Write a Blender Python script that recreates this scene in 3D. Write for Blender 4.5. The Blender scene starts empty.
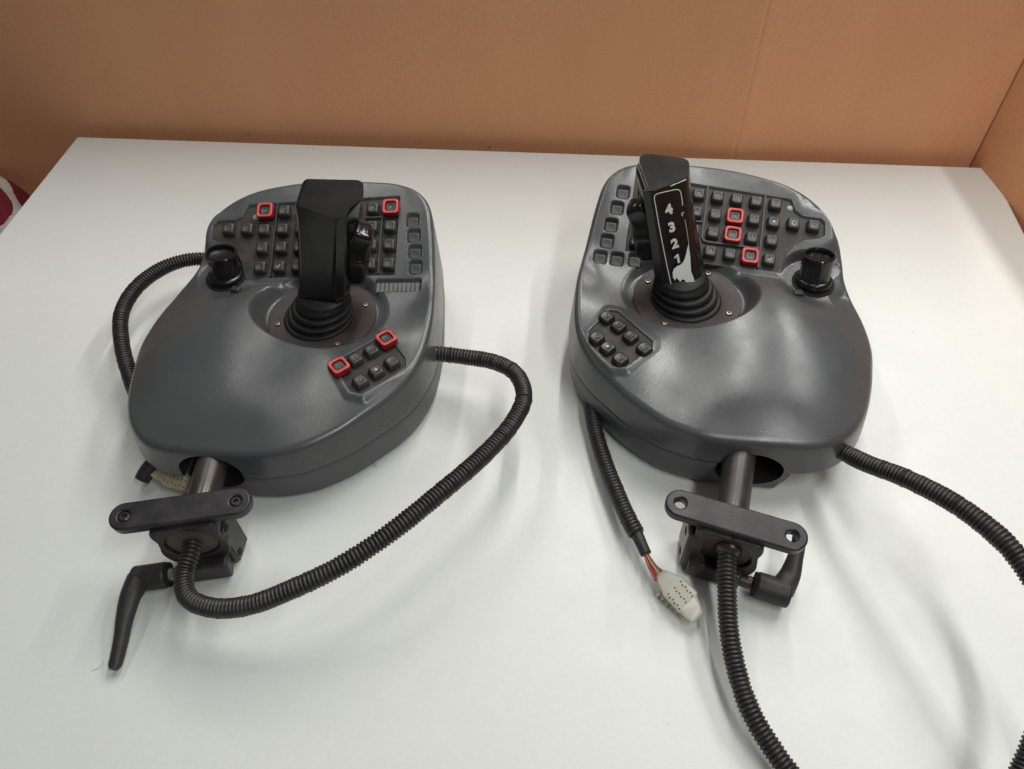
import bpy, bmesh, math, random
import numpy as np
from mathutils import Vector, Matrix
random.seed(7)
rng = np.random.default_rng(5)
S = bpy.context.scene
COL = S.collection
MM = 0.001

# ------------------------------------------------------------------ camera
F_PX, CAM_H = 773.0, 0.62
def _n(v): v = np.array(v, float); return v/np.linalg.norm(v)
_d = _n((114, 935, 773)); _p1 = np.array((-434, 247.5, 773)); _p2 = np.array((478, 216.5, 773))
_e = _n((_d@_p1/(_d@_p2))*_p2 - _p1)
_u = _n(np.cross(_d, _e)); _u = _u if _u[1] > 0 else -_u
RC = np.array([_e, _d, _u])
CAMP = np.array([0, 0, CAM_H])
def at(px, py, z=0.):
    r = RC@np.array((px-512, 384.5-py, F_PX)); return CAMP + (z-CAM_H)/r[2]*r
cd = bpy.data.cameras.new('camera'); cam = bpy.data.objects.new('camera', cd); COL.objects.link(cam)
cx, cy, cz = RC@[1, 0, 0], RC@[0, 1, 0], -(RC@[0, 0, 1])
cam.matrix_world = Matrix(((cx[0], cy[0], cz[0], 0), (cx[1], cy[1], cz[1], 0), (cx[2], cy[2], cz[2], CAM_H), (0, 0, 0, 1)))
cd.sensor_width = 36; cd.lens = 36*F_PX/1024; cd.clip_start = .01; cd.clip_end = 50
S.camera = cam
cd.dof.use_dof = False

# ------------------------------------------------------------------ materials
def mat(name, col, rough=.5, metal=0., noise=None, bump=None, spec=.5, trans=0., coat=0., rough_var=0.):
    """noise = (scale, amount, second colour, detail) ; bump = (scale, strength, distance)"""
    m = bpy.data.materials.new(name); m.use_nodes = True; nt = m.node_tree; b = nt.nodes['Principled BSDF']
    b.inputs['Base Color'].default_value = (*col, 1); b.inputs['Roughness'].default_value = rough
    b.inputs['Metallic'].default_value = metal; b.inputs['Specular IOR Level'].default_value = spec
    b.inputs['Transmission Weight'].default_value = trans; b.inputs['Coat Weight'].default_value = coat
    tc = nt.nodes.new('ShaderNodeTexCoord')
    if noise:
        sc, amt, c2, det = noise
        n = nt.nodes.new('ShaderNodeTexNoise'); n.inputs['Scale'].default_value = sc; n.inputs['Detail'].default_value = det
        nt.links.new(tc.outputs['Object'], n.inputs['Vector'])
        r = nt.nodes.new('ShaderNodeMapRange'); r.inputs['From Min'].default_value = .42; r.inputs['From Max'].default_value = .72
        r.inputs['To Max'].default_value = amt
        nt.links.new(n.outputs['Fac'], r.inputs['Value'])
        mx = nt.nodes.new('ShaderNodeMix'); mx.data_type = 'RGBA'
        mx.inputs['A'].default_value = (*col, 1); mx.inputs['B'].default_value = (*c2, 1)
        nt.links.new(r.outputs['Result'], mx.inputs['Factor']); nt.links.new(mx.outputs['Result'], b.inputs['Base Color'])
    if rough_var:
        n = nt.nodes.new('ShaderNodeTexNoise'); n.inputs['Scale'].default_value = 28; n.inputs['Detail'].default_value = 6
        nt.links.new(tc.outputs['Object'], n.inputs['Vector'])
        r = nt.nodes.new('ShaderNodeMapRange'); r.inputs['From Min'].default_value = .3; r.inputs['From Max'].default_value = .7
        r.inputs['To Min'].default_value = rough-rough_var; r.inputs['To Max'].default_value = rough+rough_var
        nt.links.new(n.outputs['Fac'], r.inputs['Value']); nt.links.new(r.outputs['Result'], b.inputs['Roughness'])
    if bump:
        n = nt.nodes.new('ShaderNodeTexNoise'); n.inputs['Scale'].default_value = bump[0]; n.inputs['Detail'].default_value = 3
        nt.links.new(tc.outputs['Object'], n.inputs['Vector'])
        bp = nt.nodes.new('ShaderNodeBump'); bp.inputs['Strength'].default_value = bump[1]; bp.inputs['Distance'].default_value = bump[2]
        nt.links.new(n.outputs['Fac'], bp.inputs['Height']); nt.links.new(bp.outputs['Normal'], b.inputs['Normal'])
    return m

M = {}
M['shell'] = mat('grey_plastic', (.065, .067, .070), .29, noise=(9, .45, (.088, .086, .084), 8), bump=(900, .22, .0004), rough_var=.07, spec=.55)
M['tub'] = mat('grey_plastic_lower', (.068, .071, .075), .42, noise=(14, .4, (.088, .086, .082), 8), bump=(900, .22, .0004), rough_var=.06)
M['black'] = mat('black_plastic', (.006, .006, .007), .22, bump=(600, .08, .0003), rough_var=.08, noise=(60, .3, (.018, .016, .015), 8))
M['matte_black'] = mat('matte_black_plastic', (.020, .019, .019), .52, bump=(900, .15, .0003), noise=(40, .5, (.038, .033, .03), 9))
M['grip_top'] = mat('grip_top_plastic', (.010, .0095, .0095), .5, bump=(700, .2, .0003), noise=(50, .5, (.020, .017, .016), 9), rough_var=.1, spec=.12)
M['rubber'] = mat('black_rubber', (.009, .009, .0095), .5, noise=(70, .6, (.024, .022, .021), 9), spec=.35)
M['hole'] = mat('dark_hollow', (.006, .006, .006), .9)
M['mat'] = mat('keypad_membrane', (.020, .018, .017), .62, noise=(65, .8, (.070, .052, .044), 10), bump=(500, .2, .0004))
M['key'] = mat('key_plastic', (.030, .030, .031), .42, noise=(130, .7, (.075, .068, .062), 8), rough_var=.1)
M['wet_key'] = mat('glossy_key_plastic', (.018, .018, .019), .34, noise=(130, .5, (.035, .033, .031), 8))
M['slot'] = mat('blanking_plastic', (.034, .034, .035), .5, noise=(90, .7, (.060, .054, .050), 8))
M['red'] = mat('red_plastic', (.30, .012, .015), .42, noise=(160, .8, (.16, .008, .010), 9))
M['redtop'] = mat('worn_red_plastic', (.62, .085, .075), .45, noise=(150, .8, (.42, .03, .03), 8))
M['legend'] = mat('legend_ink', (.16, .155, .15), .5)
M['legend_bright'] = mat('bright_legend_ink', (.5, .5, .48), .5)
M['plate'] = mat('brown_dusty_plate', (.032, .023, .021), .6, noise=(45, .7, (.062, .043, .038), 10), bump=(300, .3, .0005))
M['screw'] = mat('steel_screw', (.30, .25, .21), .35, metal=.9, noise=(200, .5, (.2, .15, .1), 5))
M['conduit'] = mat('corrugated_black_plastic', (.019, .018, .018), .40, noise=(120, .7, (.042, .037, .035), 8))
M['tube'] = mat('dark_steel_tube', (.055, .048, .045), .36, metal=.55, noise=(35, .7, (.10, .075, .06), 10), rough_var=.1, bump=(250, .15, .0004))
M['clamp'] = mat('black_cast_metal', (.023, .021, .023), .40, metal=.25, noise=(60, .7, (.055, .048, .048), 9), bump=(350, .22, .0005), rough_var=.08)
M['machined'] = mat('machined_metal', (.34, .33, .31), .45, metal=.7, noise=(200, .6, (.2, .18, .16), 5))
M['white_print'] = mat('white_print', (.78, .78, .76), .5, noise=(400, .3, (.55, .55, .53), 4))
M['worn'] = mat('exposed_pale_plastic', (.92, .93, .90), .5, noise=(220, .3, (.75, .76, .73), 6))
M['nylon'] = mat('cream_nylon', (.93, .92, .82), .33, noise=(120, .5, (.86, .80, .64), 7), trans=.55)
M['nylon_old'] = mat('yellowed_nylon', (.55, .46, .30), .45, noise=(120, .6, (.42, .33, .2), 7), trans=.1)
M['washer'] = mat('olive_washer', (.085, .078, .058), .55, noise=(90, .6, (.05, .045, .036), 6))
M['wire_red'] = mat('red_brown_wire', (.34, .075, .035), .4)
M['wire_cream'] = mat('cream_wire', (.55, .40, .28), .4)
M['pin'] = mat('pin_hole', (.10, .09, .07), .6)
M['led'] = mat('clear_indicator', (.30, .29, .29), .3)
M['cloth_red'] = mat('dark_red_fabric', (.20, .008, .02), .85, noise=(30, .6, (.07, .004, .010), 6), bump=(600, .5, .001))
M['cloth_white'] = mat('white_fabric', (.62, .58, .52), .85, noise=(30, .5, (.4, .36, .32), 6), bump=(600, .5, .001))
M['trim'] = mat('red_trim', (.42, .06, .05), .6)
M['floor'] = mat('floor_concrete', (.22, .20, .18), .8, noise=(3, .6, (.15, .13, .12), 8))
M['edge'] = mat('edge_band', (.66, .66, .62), .5, noise=(60, .4, (.5, .48, .44), 5))
M['steel_leg'] = mat('grey_painted_steel', (.35, .35, .35), .4)

# table laminate: pale warm white, faint pearl structure and small specks
m = mat('table_laminate', (.68, .675, .635), .42, rough_var=.06, bump=(420, .06, .0003)); M['table'] = m
nt = m.node_tree; b = nt.nodes['Principled BSDF']; tc = [n for n in nt.nodes if n.type == 'TEX_COORD'][0]
n1 = nt.nodes.new('ShaderNodeTexNoise'); n1.inputs['Scale'].default_value = 6; n1.inputs['Detail'].default_value = 9
n2 = nt.nodes.new('ShaderNodeTexVoronoi'); n2.inputs['Scale'].default_value = 9; n2.feature = 'F1'
n3 = nt.nodes.new('ShaderNodeTexNoise'); n3.inputs['Scale'].default_value = 260; n3.inputs['Detail'].default_value = 2
for q in (n1, n2, n3): nt.links.new(tc.outputs['Object'], q.inputs['Vector'])
r1 = nt.nodes.new('ShaderNodeMapRange'); r1.inputs['From Min'].default_value = .35; r1.inputs['From Max'].default_value = .75; r1.inputs['To Max'].default_value = .3
nt.links.new(n1.outputs['Fac'], r1.inputs['Value'])
mx = nt.nodes.new('ShaderNodeMix'); mx.data_type = 'RGBA'; mx.inputs['A'].default_value = (.70, .705, .68, 1); mx.inputs['B'].default_value = (.68, .678, .645, 1)
nt.links.new(r1.outputs['Result'], mx.inputs['Factor'])
r3 = nt.nodes.new('ShaderNodeMapRange'); r3.inputs['From Min'].default_value = .35; r3.inputs['From Max'].default_value = .65; r3.inputs['To Min'].default_value = .985; r3.inputs['To Max'].default_value = 1.012
nt.links.new(n3.outputs['Fac'], r3.inputs['Value'])
r2 = nt.nodes.new('ShaderNodeMapRange'); r2.inputs['From Min'].default_value = .018; r2.inputs['From Max'].default_value = .03; r2.inputs['To Min'].default_value = .72; r2.inputs['To Max'].default_value = 1
nt.links.new(n2.outputs['Distance'], r2.inputs['Value'])
mu = nt.nodes.new('ShaderNodeMath'); mu.operation = 'MULTIPLY'; nt.links.new(r2.outputs['Result'], mu.inputs[0]); nt.links.new(r3.outputs['Result'], mu.inputs[1])
sc = nt.nodes.new('ShaderNodeVectorMath'); sc.operation = 'SCALE'; nt.links.new(mx.outputs['Result'], sc.inputs[0]); nt.links.new(mu.outputs[0], sc.inputs['Scale'])
nt.links.new(sc.outputs['Vector'], b.inputs['Base Color'])

# cardboard: kraft brown, fine fibre, faint vertical flutes, sparse dark flecks
def cardboard(name, c1, c2, flute_axis):
    m = mat(name, c1, .82); nt = m.node_tree; b = nt.nodes['Principled BSDF']; tc = [n for n in nt.nodes if n.type == 'TEX_COORD'][0]
    b.inputs['Specular IOR Level'].default_value = .2
    mp = nt.nodes.new('ShaderNodeMapping'); mp.inputs['Scale'].default_value = (1, 1, .25); nt.links.new(tc.outputs['Object'], mp.inputs['Vector'])
    a = nt.nodes.new('ShaderNodeTexNoise'); a.inputs['Scale'].default_value = 5; a.inputs['Detail'].default_value = 10; a.inputs['Roughness'].default_value = .65
    nt.links.new(mp.outputs['Vector'], a.inputs['Vector'])
    f = nt.nodes.new('ShaderNodeTexNoise'); f.inputs['Scale'].default_value = 330; f.inputs['Detail'].default_value = 3
    nt.links.new(tc.outputs['Object'], f.inputs['Vector'])
    w = nt.nodes.new('ShaderNodeTexWave'); w.bands_direction = flute_axis; w.inputs['Scale'].default_value = 40; w.inputs['Distortion'].default_value = 1.2; w.inputs['Detail'].default_value = 2
    nt.links.new(tc.outputs['Object'], w.inputs['Vector'])
    v = nt.nodes.new('ShaderNodeTexVoronoi'); v.inputs['Scale'].default_value = 7; nt.links.new(tc.outputs['Object'], v.inputs['Vector'])
    mx = nt.nodes.new('ShaderNodeMix'); mx.data_type = 'RGBA'; mx.inputs['A'].default_value = (*c1, 1); mx.inputs['B'].default_value = (*c2, 1)
    rr = nt.nodes.new('ShaderNodeMapRange'); rr.inputs['From Min'].default_value = .35; rr.inputs['From Max'].default_value = .7
    nt.links.new(a.outputs['Fac'], rr.inputs['Value']); nt.links.new(rr.outputs['Result'], mx.inputs['Factor'])
    rf = nt.nodes.new('ShaderNodeMapRange'); rf.inputs['From Min'].default_value = .3; rf.inputs['From Max'].default_value = .7; rf.inputs['To Min'].default_value = .955; rf.inputs['To Max'].default_value = 1.04
    nt.links.new(f.outputs['Fac'], rf.inputs['Value'])
    rv = nt.nodes.new('ShaderNodeMapRange'); rv.inputs['From Min'].default_value = .016; rv.inputs['From Max'].default_value = .026; rv.inputs['To Min'].default_value = .6
    nt.links.new(v.outputs['Distance'], rv.inputs['Value'])
    rw = nt.nodes.new('ShaderNodeMapRange'); rw.inputs['To Min'].default_value = .997; rw.inputs['To Max'].default_value = 1.003; nt.links.new(w.outputs['Fac'], rw.inputs['Value'])
    m1 = nt.nodes.new('ShaderNodeMath'); m1.operation = 'MULTIPLY'; nt.links.new(rf.outputs['Result'], m1.inputs[0]); nt.links.new(rv.outputs['Result'], m1.inputs[1])
    m2 = nt.nodes.new('ShaderNodeMath'); m2.operation = 'MULTIPLY'; nt.links.new(m1.outputs[0], m2.inputs[0]); nt.links.new(rw.outputs['Result'], m2.inputs[1])
    s = nt.nodes.new('ShaderNodeVectorMath'); s.operation = 'SCALE'; nt.links.new(mx.outputs['Result'], s.inputs[0]); nt.links.new(m2.outputs[0], s.inputs['Scale'])
    nt.links.new(s.outputs['Vector'], b.inputs['Base Color'])
    bp = nt.nodes.new('ShaderNodeBump'); bp.inputs['Strength'].default_value = .08; bp.inputs['Distance'].default_value = .0005
    nt.links.new(f.outputs['Fac'], bp.inputs['Height']); nt.links.new(bp.outputs['Normal'], b.inputs['Normal'])
    return m
M['card'] = cardboard('kraft_cardboard', (.73, .355, .185), (.79, .405, .22), 'X')

# ------------------------------------------------------------------ mesh helpers
def link(name, me, mats, parent=None, smooth=True, mw=None):
    o = bpy.data.objects.new(name, me); COL.objects.link(o)
    for m in (mats if isinstance(mats, (list, tuple)) else [mats]): me.materials.append(m)
    if smooth: me.polygons.foreach_set('use_smooth', [True]*len(me.polygons))
    if parent is not None: o.parent = parent
    if mw is not None: o.matrix_local = mw
    return o
def mesh(name, V, Fc, mats, parent=None, smooth=True, mirror=1, mw=None, mi=None, sharp=None):
    V = np.array(V, float).copy()
    if mirror < 0: V[:, 0] *= -1; Fc = [tuple(reversed(f)) for f in Fc]
    me = bpy.data.meshes.new(name); me.from_pydata(V.tolist(), [], [tuple(f) for f in Fc])
    if mi is not None: me.polygons.foreach_set('material_index', mi)
    o = link(name, me, mats, parent, smooth, mw)
    if sharp: me.set_sharp_from_angle(angle=math.radians(sharp))
    me.update(); return o
def smoothstep(a, b, x): t = np.clip((x-a)/(b-a), 0, 1); return t*t*(3-2*t)
def sdpoly(poly, X, Y):
    P = np.array(poly, float); d = np.full(X.shape, 1e18); s = np.ones(X.shape)
    N = len(P)
    for i in range(N):
        a = P[i]; bb = P[i-1]; ex, ey = bb-a; wx, wy = X-a[0], Y-a[1]
        t = np.clip((wx*ex+wy*ey)/(ex*ex+ey*ey), 0, 1); qx, qy = wx-ex*t, wy-ey*t
        d = np.minimum(d, qx*qx+qy*qy)
        c1 = Y >= a[1]; c2 = Y < bb[1]; c3 = ex*wy > ey*wx
        fl = (c1 & c2 & c3) | (~c1 & ~c2 & ~c3); s = np.where(fl, -s, s)
    return s*np.sqrt(d)
def catmull(P, n, closed=True):
    P = np.array(P, float); N = len(P); out = []
    segs = N if closed else N-1
    for i in range(segs):
        p0, p1, p2, p3 = (P[(i+k-1) % N] if closed else P[min(max(i+k-1, 0), N-1)] for k in range(4))
        # centripetal parametrisation
        t0 = 0; t1 = t0+max(np.linalg.norm(p1-p0), 1e-9)**.5; t2 = t1+max(np.linalg.norm(p2-p1), 1e-9)**.5; t3 = t2+max(np.linalg.norm(p3-p2), 1e-9)**.5
        for k in range(n):
            t = t1+(t2-t1)*k/n
            A1 = (t1-t)/(t1-t0)*p0+(t-t0)/(t1-t0)*p1 if t1-t0 > 1e-3 else p1
            A2 = (t2-t)/(t2-t1)*p1+(t-t1)/(t2-t1)*p2
            A3 = (t3-t)/(t3-t2)*p2+(t-t2)/(t3-t2)*p3 if t3-t2 > 1e-3 else p2
            B1 = (t2-t)/(t2-t0)*A1+(t-t0)/(t2-t0)*A2; B2 = (t3-t)/(t3-t1)*A2+(t-t1)/(t3-t1)*A3
            out.append((t2-t)/(t2-t1)*B1+(t-t1)/(t2-t1)*B2)
    if not closed: out.append(P[-1])
    return np.array(out)
def resample(P, step=None, n=None, closed=False):
    Q = np.vstack([P, P[:1]]) if closed else P
    L = np.concatenate([[0], np.cumsum(np.linalg.norm(np.diff(Q, axis=0), axis=1))])
    if n is None: n = max(2, int(L[-1]/step))
    s = np.linspace(0, L[-1], n, endpoint=not closed)
    return np.stack([np.interp(s, L, Q[:, k]) for k in range(Q.shape[1])], 1), L[-1]
def sweep(P, radii, seg=16, cap=True, flat=None):
    """circular (or flattened) section swept along P; returns verts, faces"""
    P = np.array(P, float); n = len(P); T = np.gradient(P, axis=0); T /= np.linalg.norm(T, axis=1)[:, None]
    ref = np.array([0, 0, 1.]) if abs(T[0][2]) < .9 else np.array([1., 0, 0])
    N = np.cross(T[0], ref); N /= np.linalg.norm(N); V = []; Fc = []
    radii = np.broadcast_to(radii, (n,)) if np.ndim(radii) < 2 else radii
    for i in range(n):
        N = N-T[i]*(N@T[i]); N /= np.linalg.norm(N); B = np.cross(T[i], N)
        for k in range(seg):
            a = 2*math.pi*k/seg; ra, rb = (radii[i] if np.ndim(radii) == 2 else (radii[i], radii[i]))
            V.append(P[i]+N*math.cos(a)*ra+B*math.sin(a)*rb)
    for i in range(n-1):
        for k in range(seg):
            k2 = (k+1) % seg; Fc.append((i*seg+k, i*seg+k2, (i+1)*seg+k2, (i+1)*seg+k))
    if cap: Fc.append(tuple(reversed(range(seg)))); Fc.append(tuple(range((n-1)*seg, n*seg)))
    return V, Fc
def lathe(prof, seg=48, shear=(0, 0)):
    V = []; Fc = []
    for r, z in prof:
        for k in range(seg):
            a = 2*math.pi*k/seg; V.append((r*math.cos(a)+shear[0]*z, r*math.sin(a)+shear[1]*z, z))
    for i in range(len(prof)-1):
        for k in range(seg):
            k2 = (k+1) % seg; Fc.append((i*seg+k, i*seg+k2, (i+1)*seg+k2, (i+1)*seg+k))
    Fc.append(tuple(reversed(range(seg)))); Fc.append(tuple(range((len(prof)-1)*seg, len(prof)*seg)))
    return V, Fc
def loft(rings, cap=True):
    n = len(rings[0]); V = [p for r in rings for p in r]; Fc = []
    for i in range(len(rings)-1):
        for k in range(n):
            k2 = (k+1) % n; Fc.append((i*n+k, i*n+k2, (i+1)*n+k2, (i+1)*n+k))
    if cap: Fc.append(tuple(reversed(range(n)))); Fc.append(tuple(range((len(rings)-1)*n, len(rings)*n)))
    return V, Fc
def squircle(h, r, n=6):
    out = []
    for (sx, sy, a0) in ((1, 1, 0), (-1, 1, 90), (-1, -1, 180), (1, -1, 270)):
        for k in range(n+1):
            a = math.radians(a0+90*k/n); out.append((sx*(h-r)+r*math.cos(a), sy*(h-r)+r*math.sin(a)))
    return out
def box(x0, x1, y0, y1, z0, z1):
    V = [(x, y, z) for z in (z0, z1) for y in (y0, y1) for x in (x0, x1)]
    return V, [(0, 2, 3, 1), (4, 5, 7, 6), (0, 1, 5, 4), (2, 6, 7, 3), (0, 4, 6, 2), (1, 3, 7, 5)]
def merge(*parts):
    V = []; Fc = []
    for v, f in parts:
        o = len(V); V += list(v); Fc += [tuple(i+o for i in q) for q in f]
    return V, Fc
def bevel(o, w, seg=3, ang=35):
    b = o.modifiers.new('bevel', 'BEVEL'); b.width = w; b.segments = seg; b.limit_method = 'ANGLE'; b.angle_limit = math.radians(ang); b.harden_normals = False
def tag(o, label=None, cat=None, group=None, kind=None):
    if label: o['label'] = label
    if cat: o['category'] = cat
    if group: o['group'] = group
    if kind: o['kind'] = kind
def apply_mods(o):
    dg = bpy.context.evaluated_depsgraph_get(); me = bpy.data.meshes.new_from_object(o.evaluated_get(dg))
    o.modifiers.clear(); o.data = me
def sc_(V, k=MM): return (np.array(V, float)*k)

# ------------------------------------------------------------------ controller shell (millimetres, own frame; mirrored for the left unit)
OUT = [(-2,156,131),(30,154,131),(60,149,130),(90,142.5,126.5),(113,132,121),(132,117,112),(142,98,101),(145,75,91.5),(149,55,86),(158,34,80),(168,12,75.5),(174,-8,73),(177,-30,71.5),(176,-52,70),(173,-76,69.3),(168,-98,69),
       (160,-118,69),(149,-134,69),(135,-146,69),(118,-152.5,69),(95,-156,69.3),(60,-159,70),(27,-160,71),(8,-157,72),(-10,-151.5,73),(-40,-134,75),(-62,-115,76.5),(-82,-95,78),(-97,-72,81),(-105,-48,83),(-109,-20,87),(-110,10,92),(-107.5,45,105),
       (-103.5,90,122),(-100,112,126.5),(-94,128,128.5),(-83,142,129.5),(-66,151,130),(-40,155,130.5)]
def plane(u, v): return 107+.42*(v-87)-.035*(u-38)
def _snap(p):
    u, v, z = p
    if v > 40 and u <= 100:      # the rim stays level with the key panel
        dz = (plane(u, v)-1.0-z)/(1+.42*1.45); return (u, v-1.45*dz, z+dz)
    return p
OUT = [_snap(p) for p in OUT]
CTRL = [(u, v, plane(u, v)) for (u, v) in [(-92,100),(-92,60),(-90,36),(-60,128),(-60,90),(-60,50),(-20,130),(-20,90),(-20,55),(20,132),(20,90),(20,55),(60,130),(60,90),(60,58),(84,115),(84,80),(84,58),(100,112),(122,97),(100,90),(60,138),(0,142),(-60,138)]]
_NP = len(OUT)+len(CTRL)
CTRL += [(-94,20,86.5),(-92,0,85.5),(-90,-28,84.5),(-60,-56,84.5),(-66,-84,82.5),(-35,-98,82.6),(-30,-55,86),
         (-5,-50,88.6),(8,-50,91.0),(20,-50,93.6),(30,-50,95.7),(45,-50,98.0),(62,-50,99.4),(80,-50,100),(94,-50,99.4),(108,-50,97.3),(130,-50,92),(150,-50,85.5),(165,-50,78),
         (-5,-88,84.6),(20,-88,87.8),(36,-88,90.4),(48,-88,92.1),(62,-88,93.2),(80,-88,93.6),(108,-88,91.5),(135,-88,85.5),(155,-86,77.5),
         (45,-20,98.5),(62,-18,100.5),(85,-18,101.5),(110,-18,98),(135,-18,90.5),(155,-20,82.5),
         (70,10,99),(92,10,98.5),(118,8,92),(140,5,86),(-8,-122,79),(20,-122,81.5),(50,-122,84),(80,-122,85),(110,-120,83),(140,-115,77.5),
         (60,40,91.5),(-40,40,88),(0,45,89),(150,20,80.5),(45,-145,75),(90,-144,75)]
_A = np.array([list(p) for p in OUT]+CTRL, float); _X = _A[:, :2]/100; _N = len(_X)
def _U(r2): return np.where(r2 > 1e-12, .5*r2*np.log(np.maximum(r2, 1e-12)), 0)
_D = ((_X[:, None]-_X[None])**2).sum(-1); _K = _U(_D)+np.diag(np.where(np.arange(_N) < len(OUT), .0008, np.where(np.arange(_N) < _NP, .002, .012)))
_P = np.hstack([np.ones((_N, 1)), _X]); _L = np.zeros((_N+3, _N+3)); _L[:_N, :_N] = _K; _L[:_N, _N:] = _P; _L[_N:, :_N] = _P.T
_W = np.linalg.solve(_L, np.concatenate([_A[:, 2]/100, np.zeros(3)]))
def tps(u, v):
    u = np.asarray(u, float)/100; v = np.asarray(v, float)/100; z = _W[_N]+_W[_N+1]*u+_W[_N+2]*v
    for i in range(_N): z = z+_W[i]*_U((u-_X[i, 0])**2+(v-_X[i, 1])**2)
    return z*100

UNITS = {
 'R': dict(mir=1, pos=(.1081741, .56748566), yaw=-6.0),
 'L': dict(mir=-1, pos=(-.2489, .5177), yaw=3.7)}
def canon(unit, w):
    """world metres -> unit millimetres (un-mirrored)"""
    q = UNITS[unit]; a = math.radians(-q['yaw']); d = np.array(w[:2])-q['pos']
    return np.array([(math.cos(a)*d[0]-math.sin(a)*d[1])*q['mir'], math.sin(a)*d[0]+math.cos(a)*d[1], w[2]])*1000
def onsurf(unit, px, py, fn):
    lo, hi = 0., .3; g = lambda z: z*1000-fn(*canon(unit, at(px, py, z))[:2])
    s = g(lo) > 0
    for _ in range(40):
        m = (lo+hi)/2
        if (g(m) > 0) == s: lo = m
        else: hi = m
    return canon(unit, at(px, py, lo))

KP = [(-67,46.5),(-67,129),(88,125),(94,124),(99,112.5),(106,108.5),(125,108),(129,104),(129.5,91),(124,86.5),(112,84),(101,76),(93.5,65),(90,54),(87,46.5)]
SK = {'R': [(-74,-31),(-65,-32),(-27,-68),(-27,-75),(-49,-103),(-62,-104),(-89,-77),(-91,-62)],
      'L': [(-22,-66),(-26,-62),(-62,-29),(-71,-29),(-90,-55),(-92,-66),(-55,-102),(-43,-99)]}
ROWV = (116.7, 97.2, 77.8, 58.0)
COLU = {3: 77.5, 2: 57.8, 1: 38.2, 0: 18.6, -1: -1, -2: -19.5, -3: -38, -4: -57}
KNOB = {'R': (121, 39), 'L': (108, 50)}
SLOTS_PX = {'R': [(623,192),(617,208),(611,225),(607,241),(600,257),(617,259),(635,260)], 'L': [(412.5,220),(413.5,235.5),(414.7,251.5),(415.3,267)]}
SLOTS = {k: [onsurf(k, *p, plane) for p in v] for k, v in SLOTS_PX.items()}
BAR = [onsurf('L', 376.5, 285, plane), onsurf('L', 419, 286, plane)]

for _k in SK:
    _c = np.mean(np.array(SK[_k], float), 0); SK[_k] = [tuple(_c+(np.array(p)-_c)*.955) for p in SK[_k]]
def skplane(unit):
    c = np.mean(np.array(SK[unit]), 0); e = 12
    z0 = float(tps(c[0], c[1])); gx = float(tps(c[0]+e, c[1])-tps(c[0]-e, c[1]))/(2*e); gy = float(tps(c[0], c[1]+e)-tps(c[0], c[1]-e))/(2*e)
    return lambda u, v: z0+gx*(u-c[0])+gy*(v-c[1]), (gx, gy)
SKP = {k: skplane(k) for k in SK}

def height(unit, u, v):
    z = tps(u, v)
    sd = sdpoly(KP, u, v)
    w = 1-smoothstep(5, 16, sd); z = z*(1-w)+plane(u, v)*w
    # knob pad, sunk into the slope with a crescent wall
    kx, ky = KNOB[unit]; r = np.hypot(u-kx, v-ky); pad = 86.5+.05*(v-ky)
    t = np.where(v > ky-4, smoothstep(30, 37, r), smoothstep(24, 46, r)); tb = smoothstep(-16, 4, v-ky); t = tb*smoothstep(30, 37, r)+(1-tb)*smoothstep(22, 46, r); low = np.minimum(z, pad+0*z); z = low*(1-t)+z*t
    # bowl round the stick
    e = np.hypot((u-1)/69, (v-3)/54); t = smoothstep(.79, .985, e); z = np.minimum(z, 79+(z-79)*t)
    # recesses
    z = z-4.2*(1-smoothstep(-1.3, .4, sd))
    f, _ = SKP[unit]; sd2 = sdpoly(SK[unit], u, v)
    w = 1-smoothstep(1, 9, sd2); z = z*(1-w)+f(u, v)*w
    z = z-3.8*(1-smoothstep(-1.5, .2, sd2))
    for s in SLOTS[unit]:
        q = np.maximum(np.abs(u-s[0])-3.6, 0)**2+np.maximum(np.abs(v-s[1])-3.9, 0)**2; z = z-3.8*(1-smoothstep(1.6, 3.9, np.sqrt(q)))
    if unit == 'L':
        a, bq = BAR; cu, cv = (a[0]+bq[0])/2, (a[1]+bq[1])/2
        q = np.maximum(np.abs(u-cu)-21.5, 0)**2+np.maximum(np.abs(v-cv)-4.5, 0)**2; z = z-3.6*(1-smoothstep(.6, 2.6, np.sqrt(q)))
    # moulding dimple near the knob
    dx, dy = u-147, v-28
    if unit == 'R': z = z-2.4*np.exp(-((dx*.8+dy*.6)**2/90+(dx*-.6+dy*.8)**2/30))
    return z

def outline(n):
    P = catmull(OUT, 40); P, _ = resample(P, n=n, closed=True)
    T = np.roll(P, -1, 0)-np.roll(P, 1, 0); N2 = np.stack([T[:, 1], -T[:, 0]], 1); N2 /= np.linalg.norm(N2, axis=1)[:, None]
    c = np.mean(P[:, :2], 0); sgn = np.sign(((P[:, :2]-c)*N2).sum()); return P, N2*sgn
def seam_z(u, v):
    return 43-7.5*smoothstep(85, 112, u)*(1-smoothstep(30, 90, v))-0*v

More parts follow.
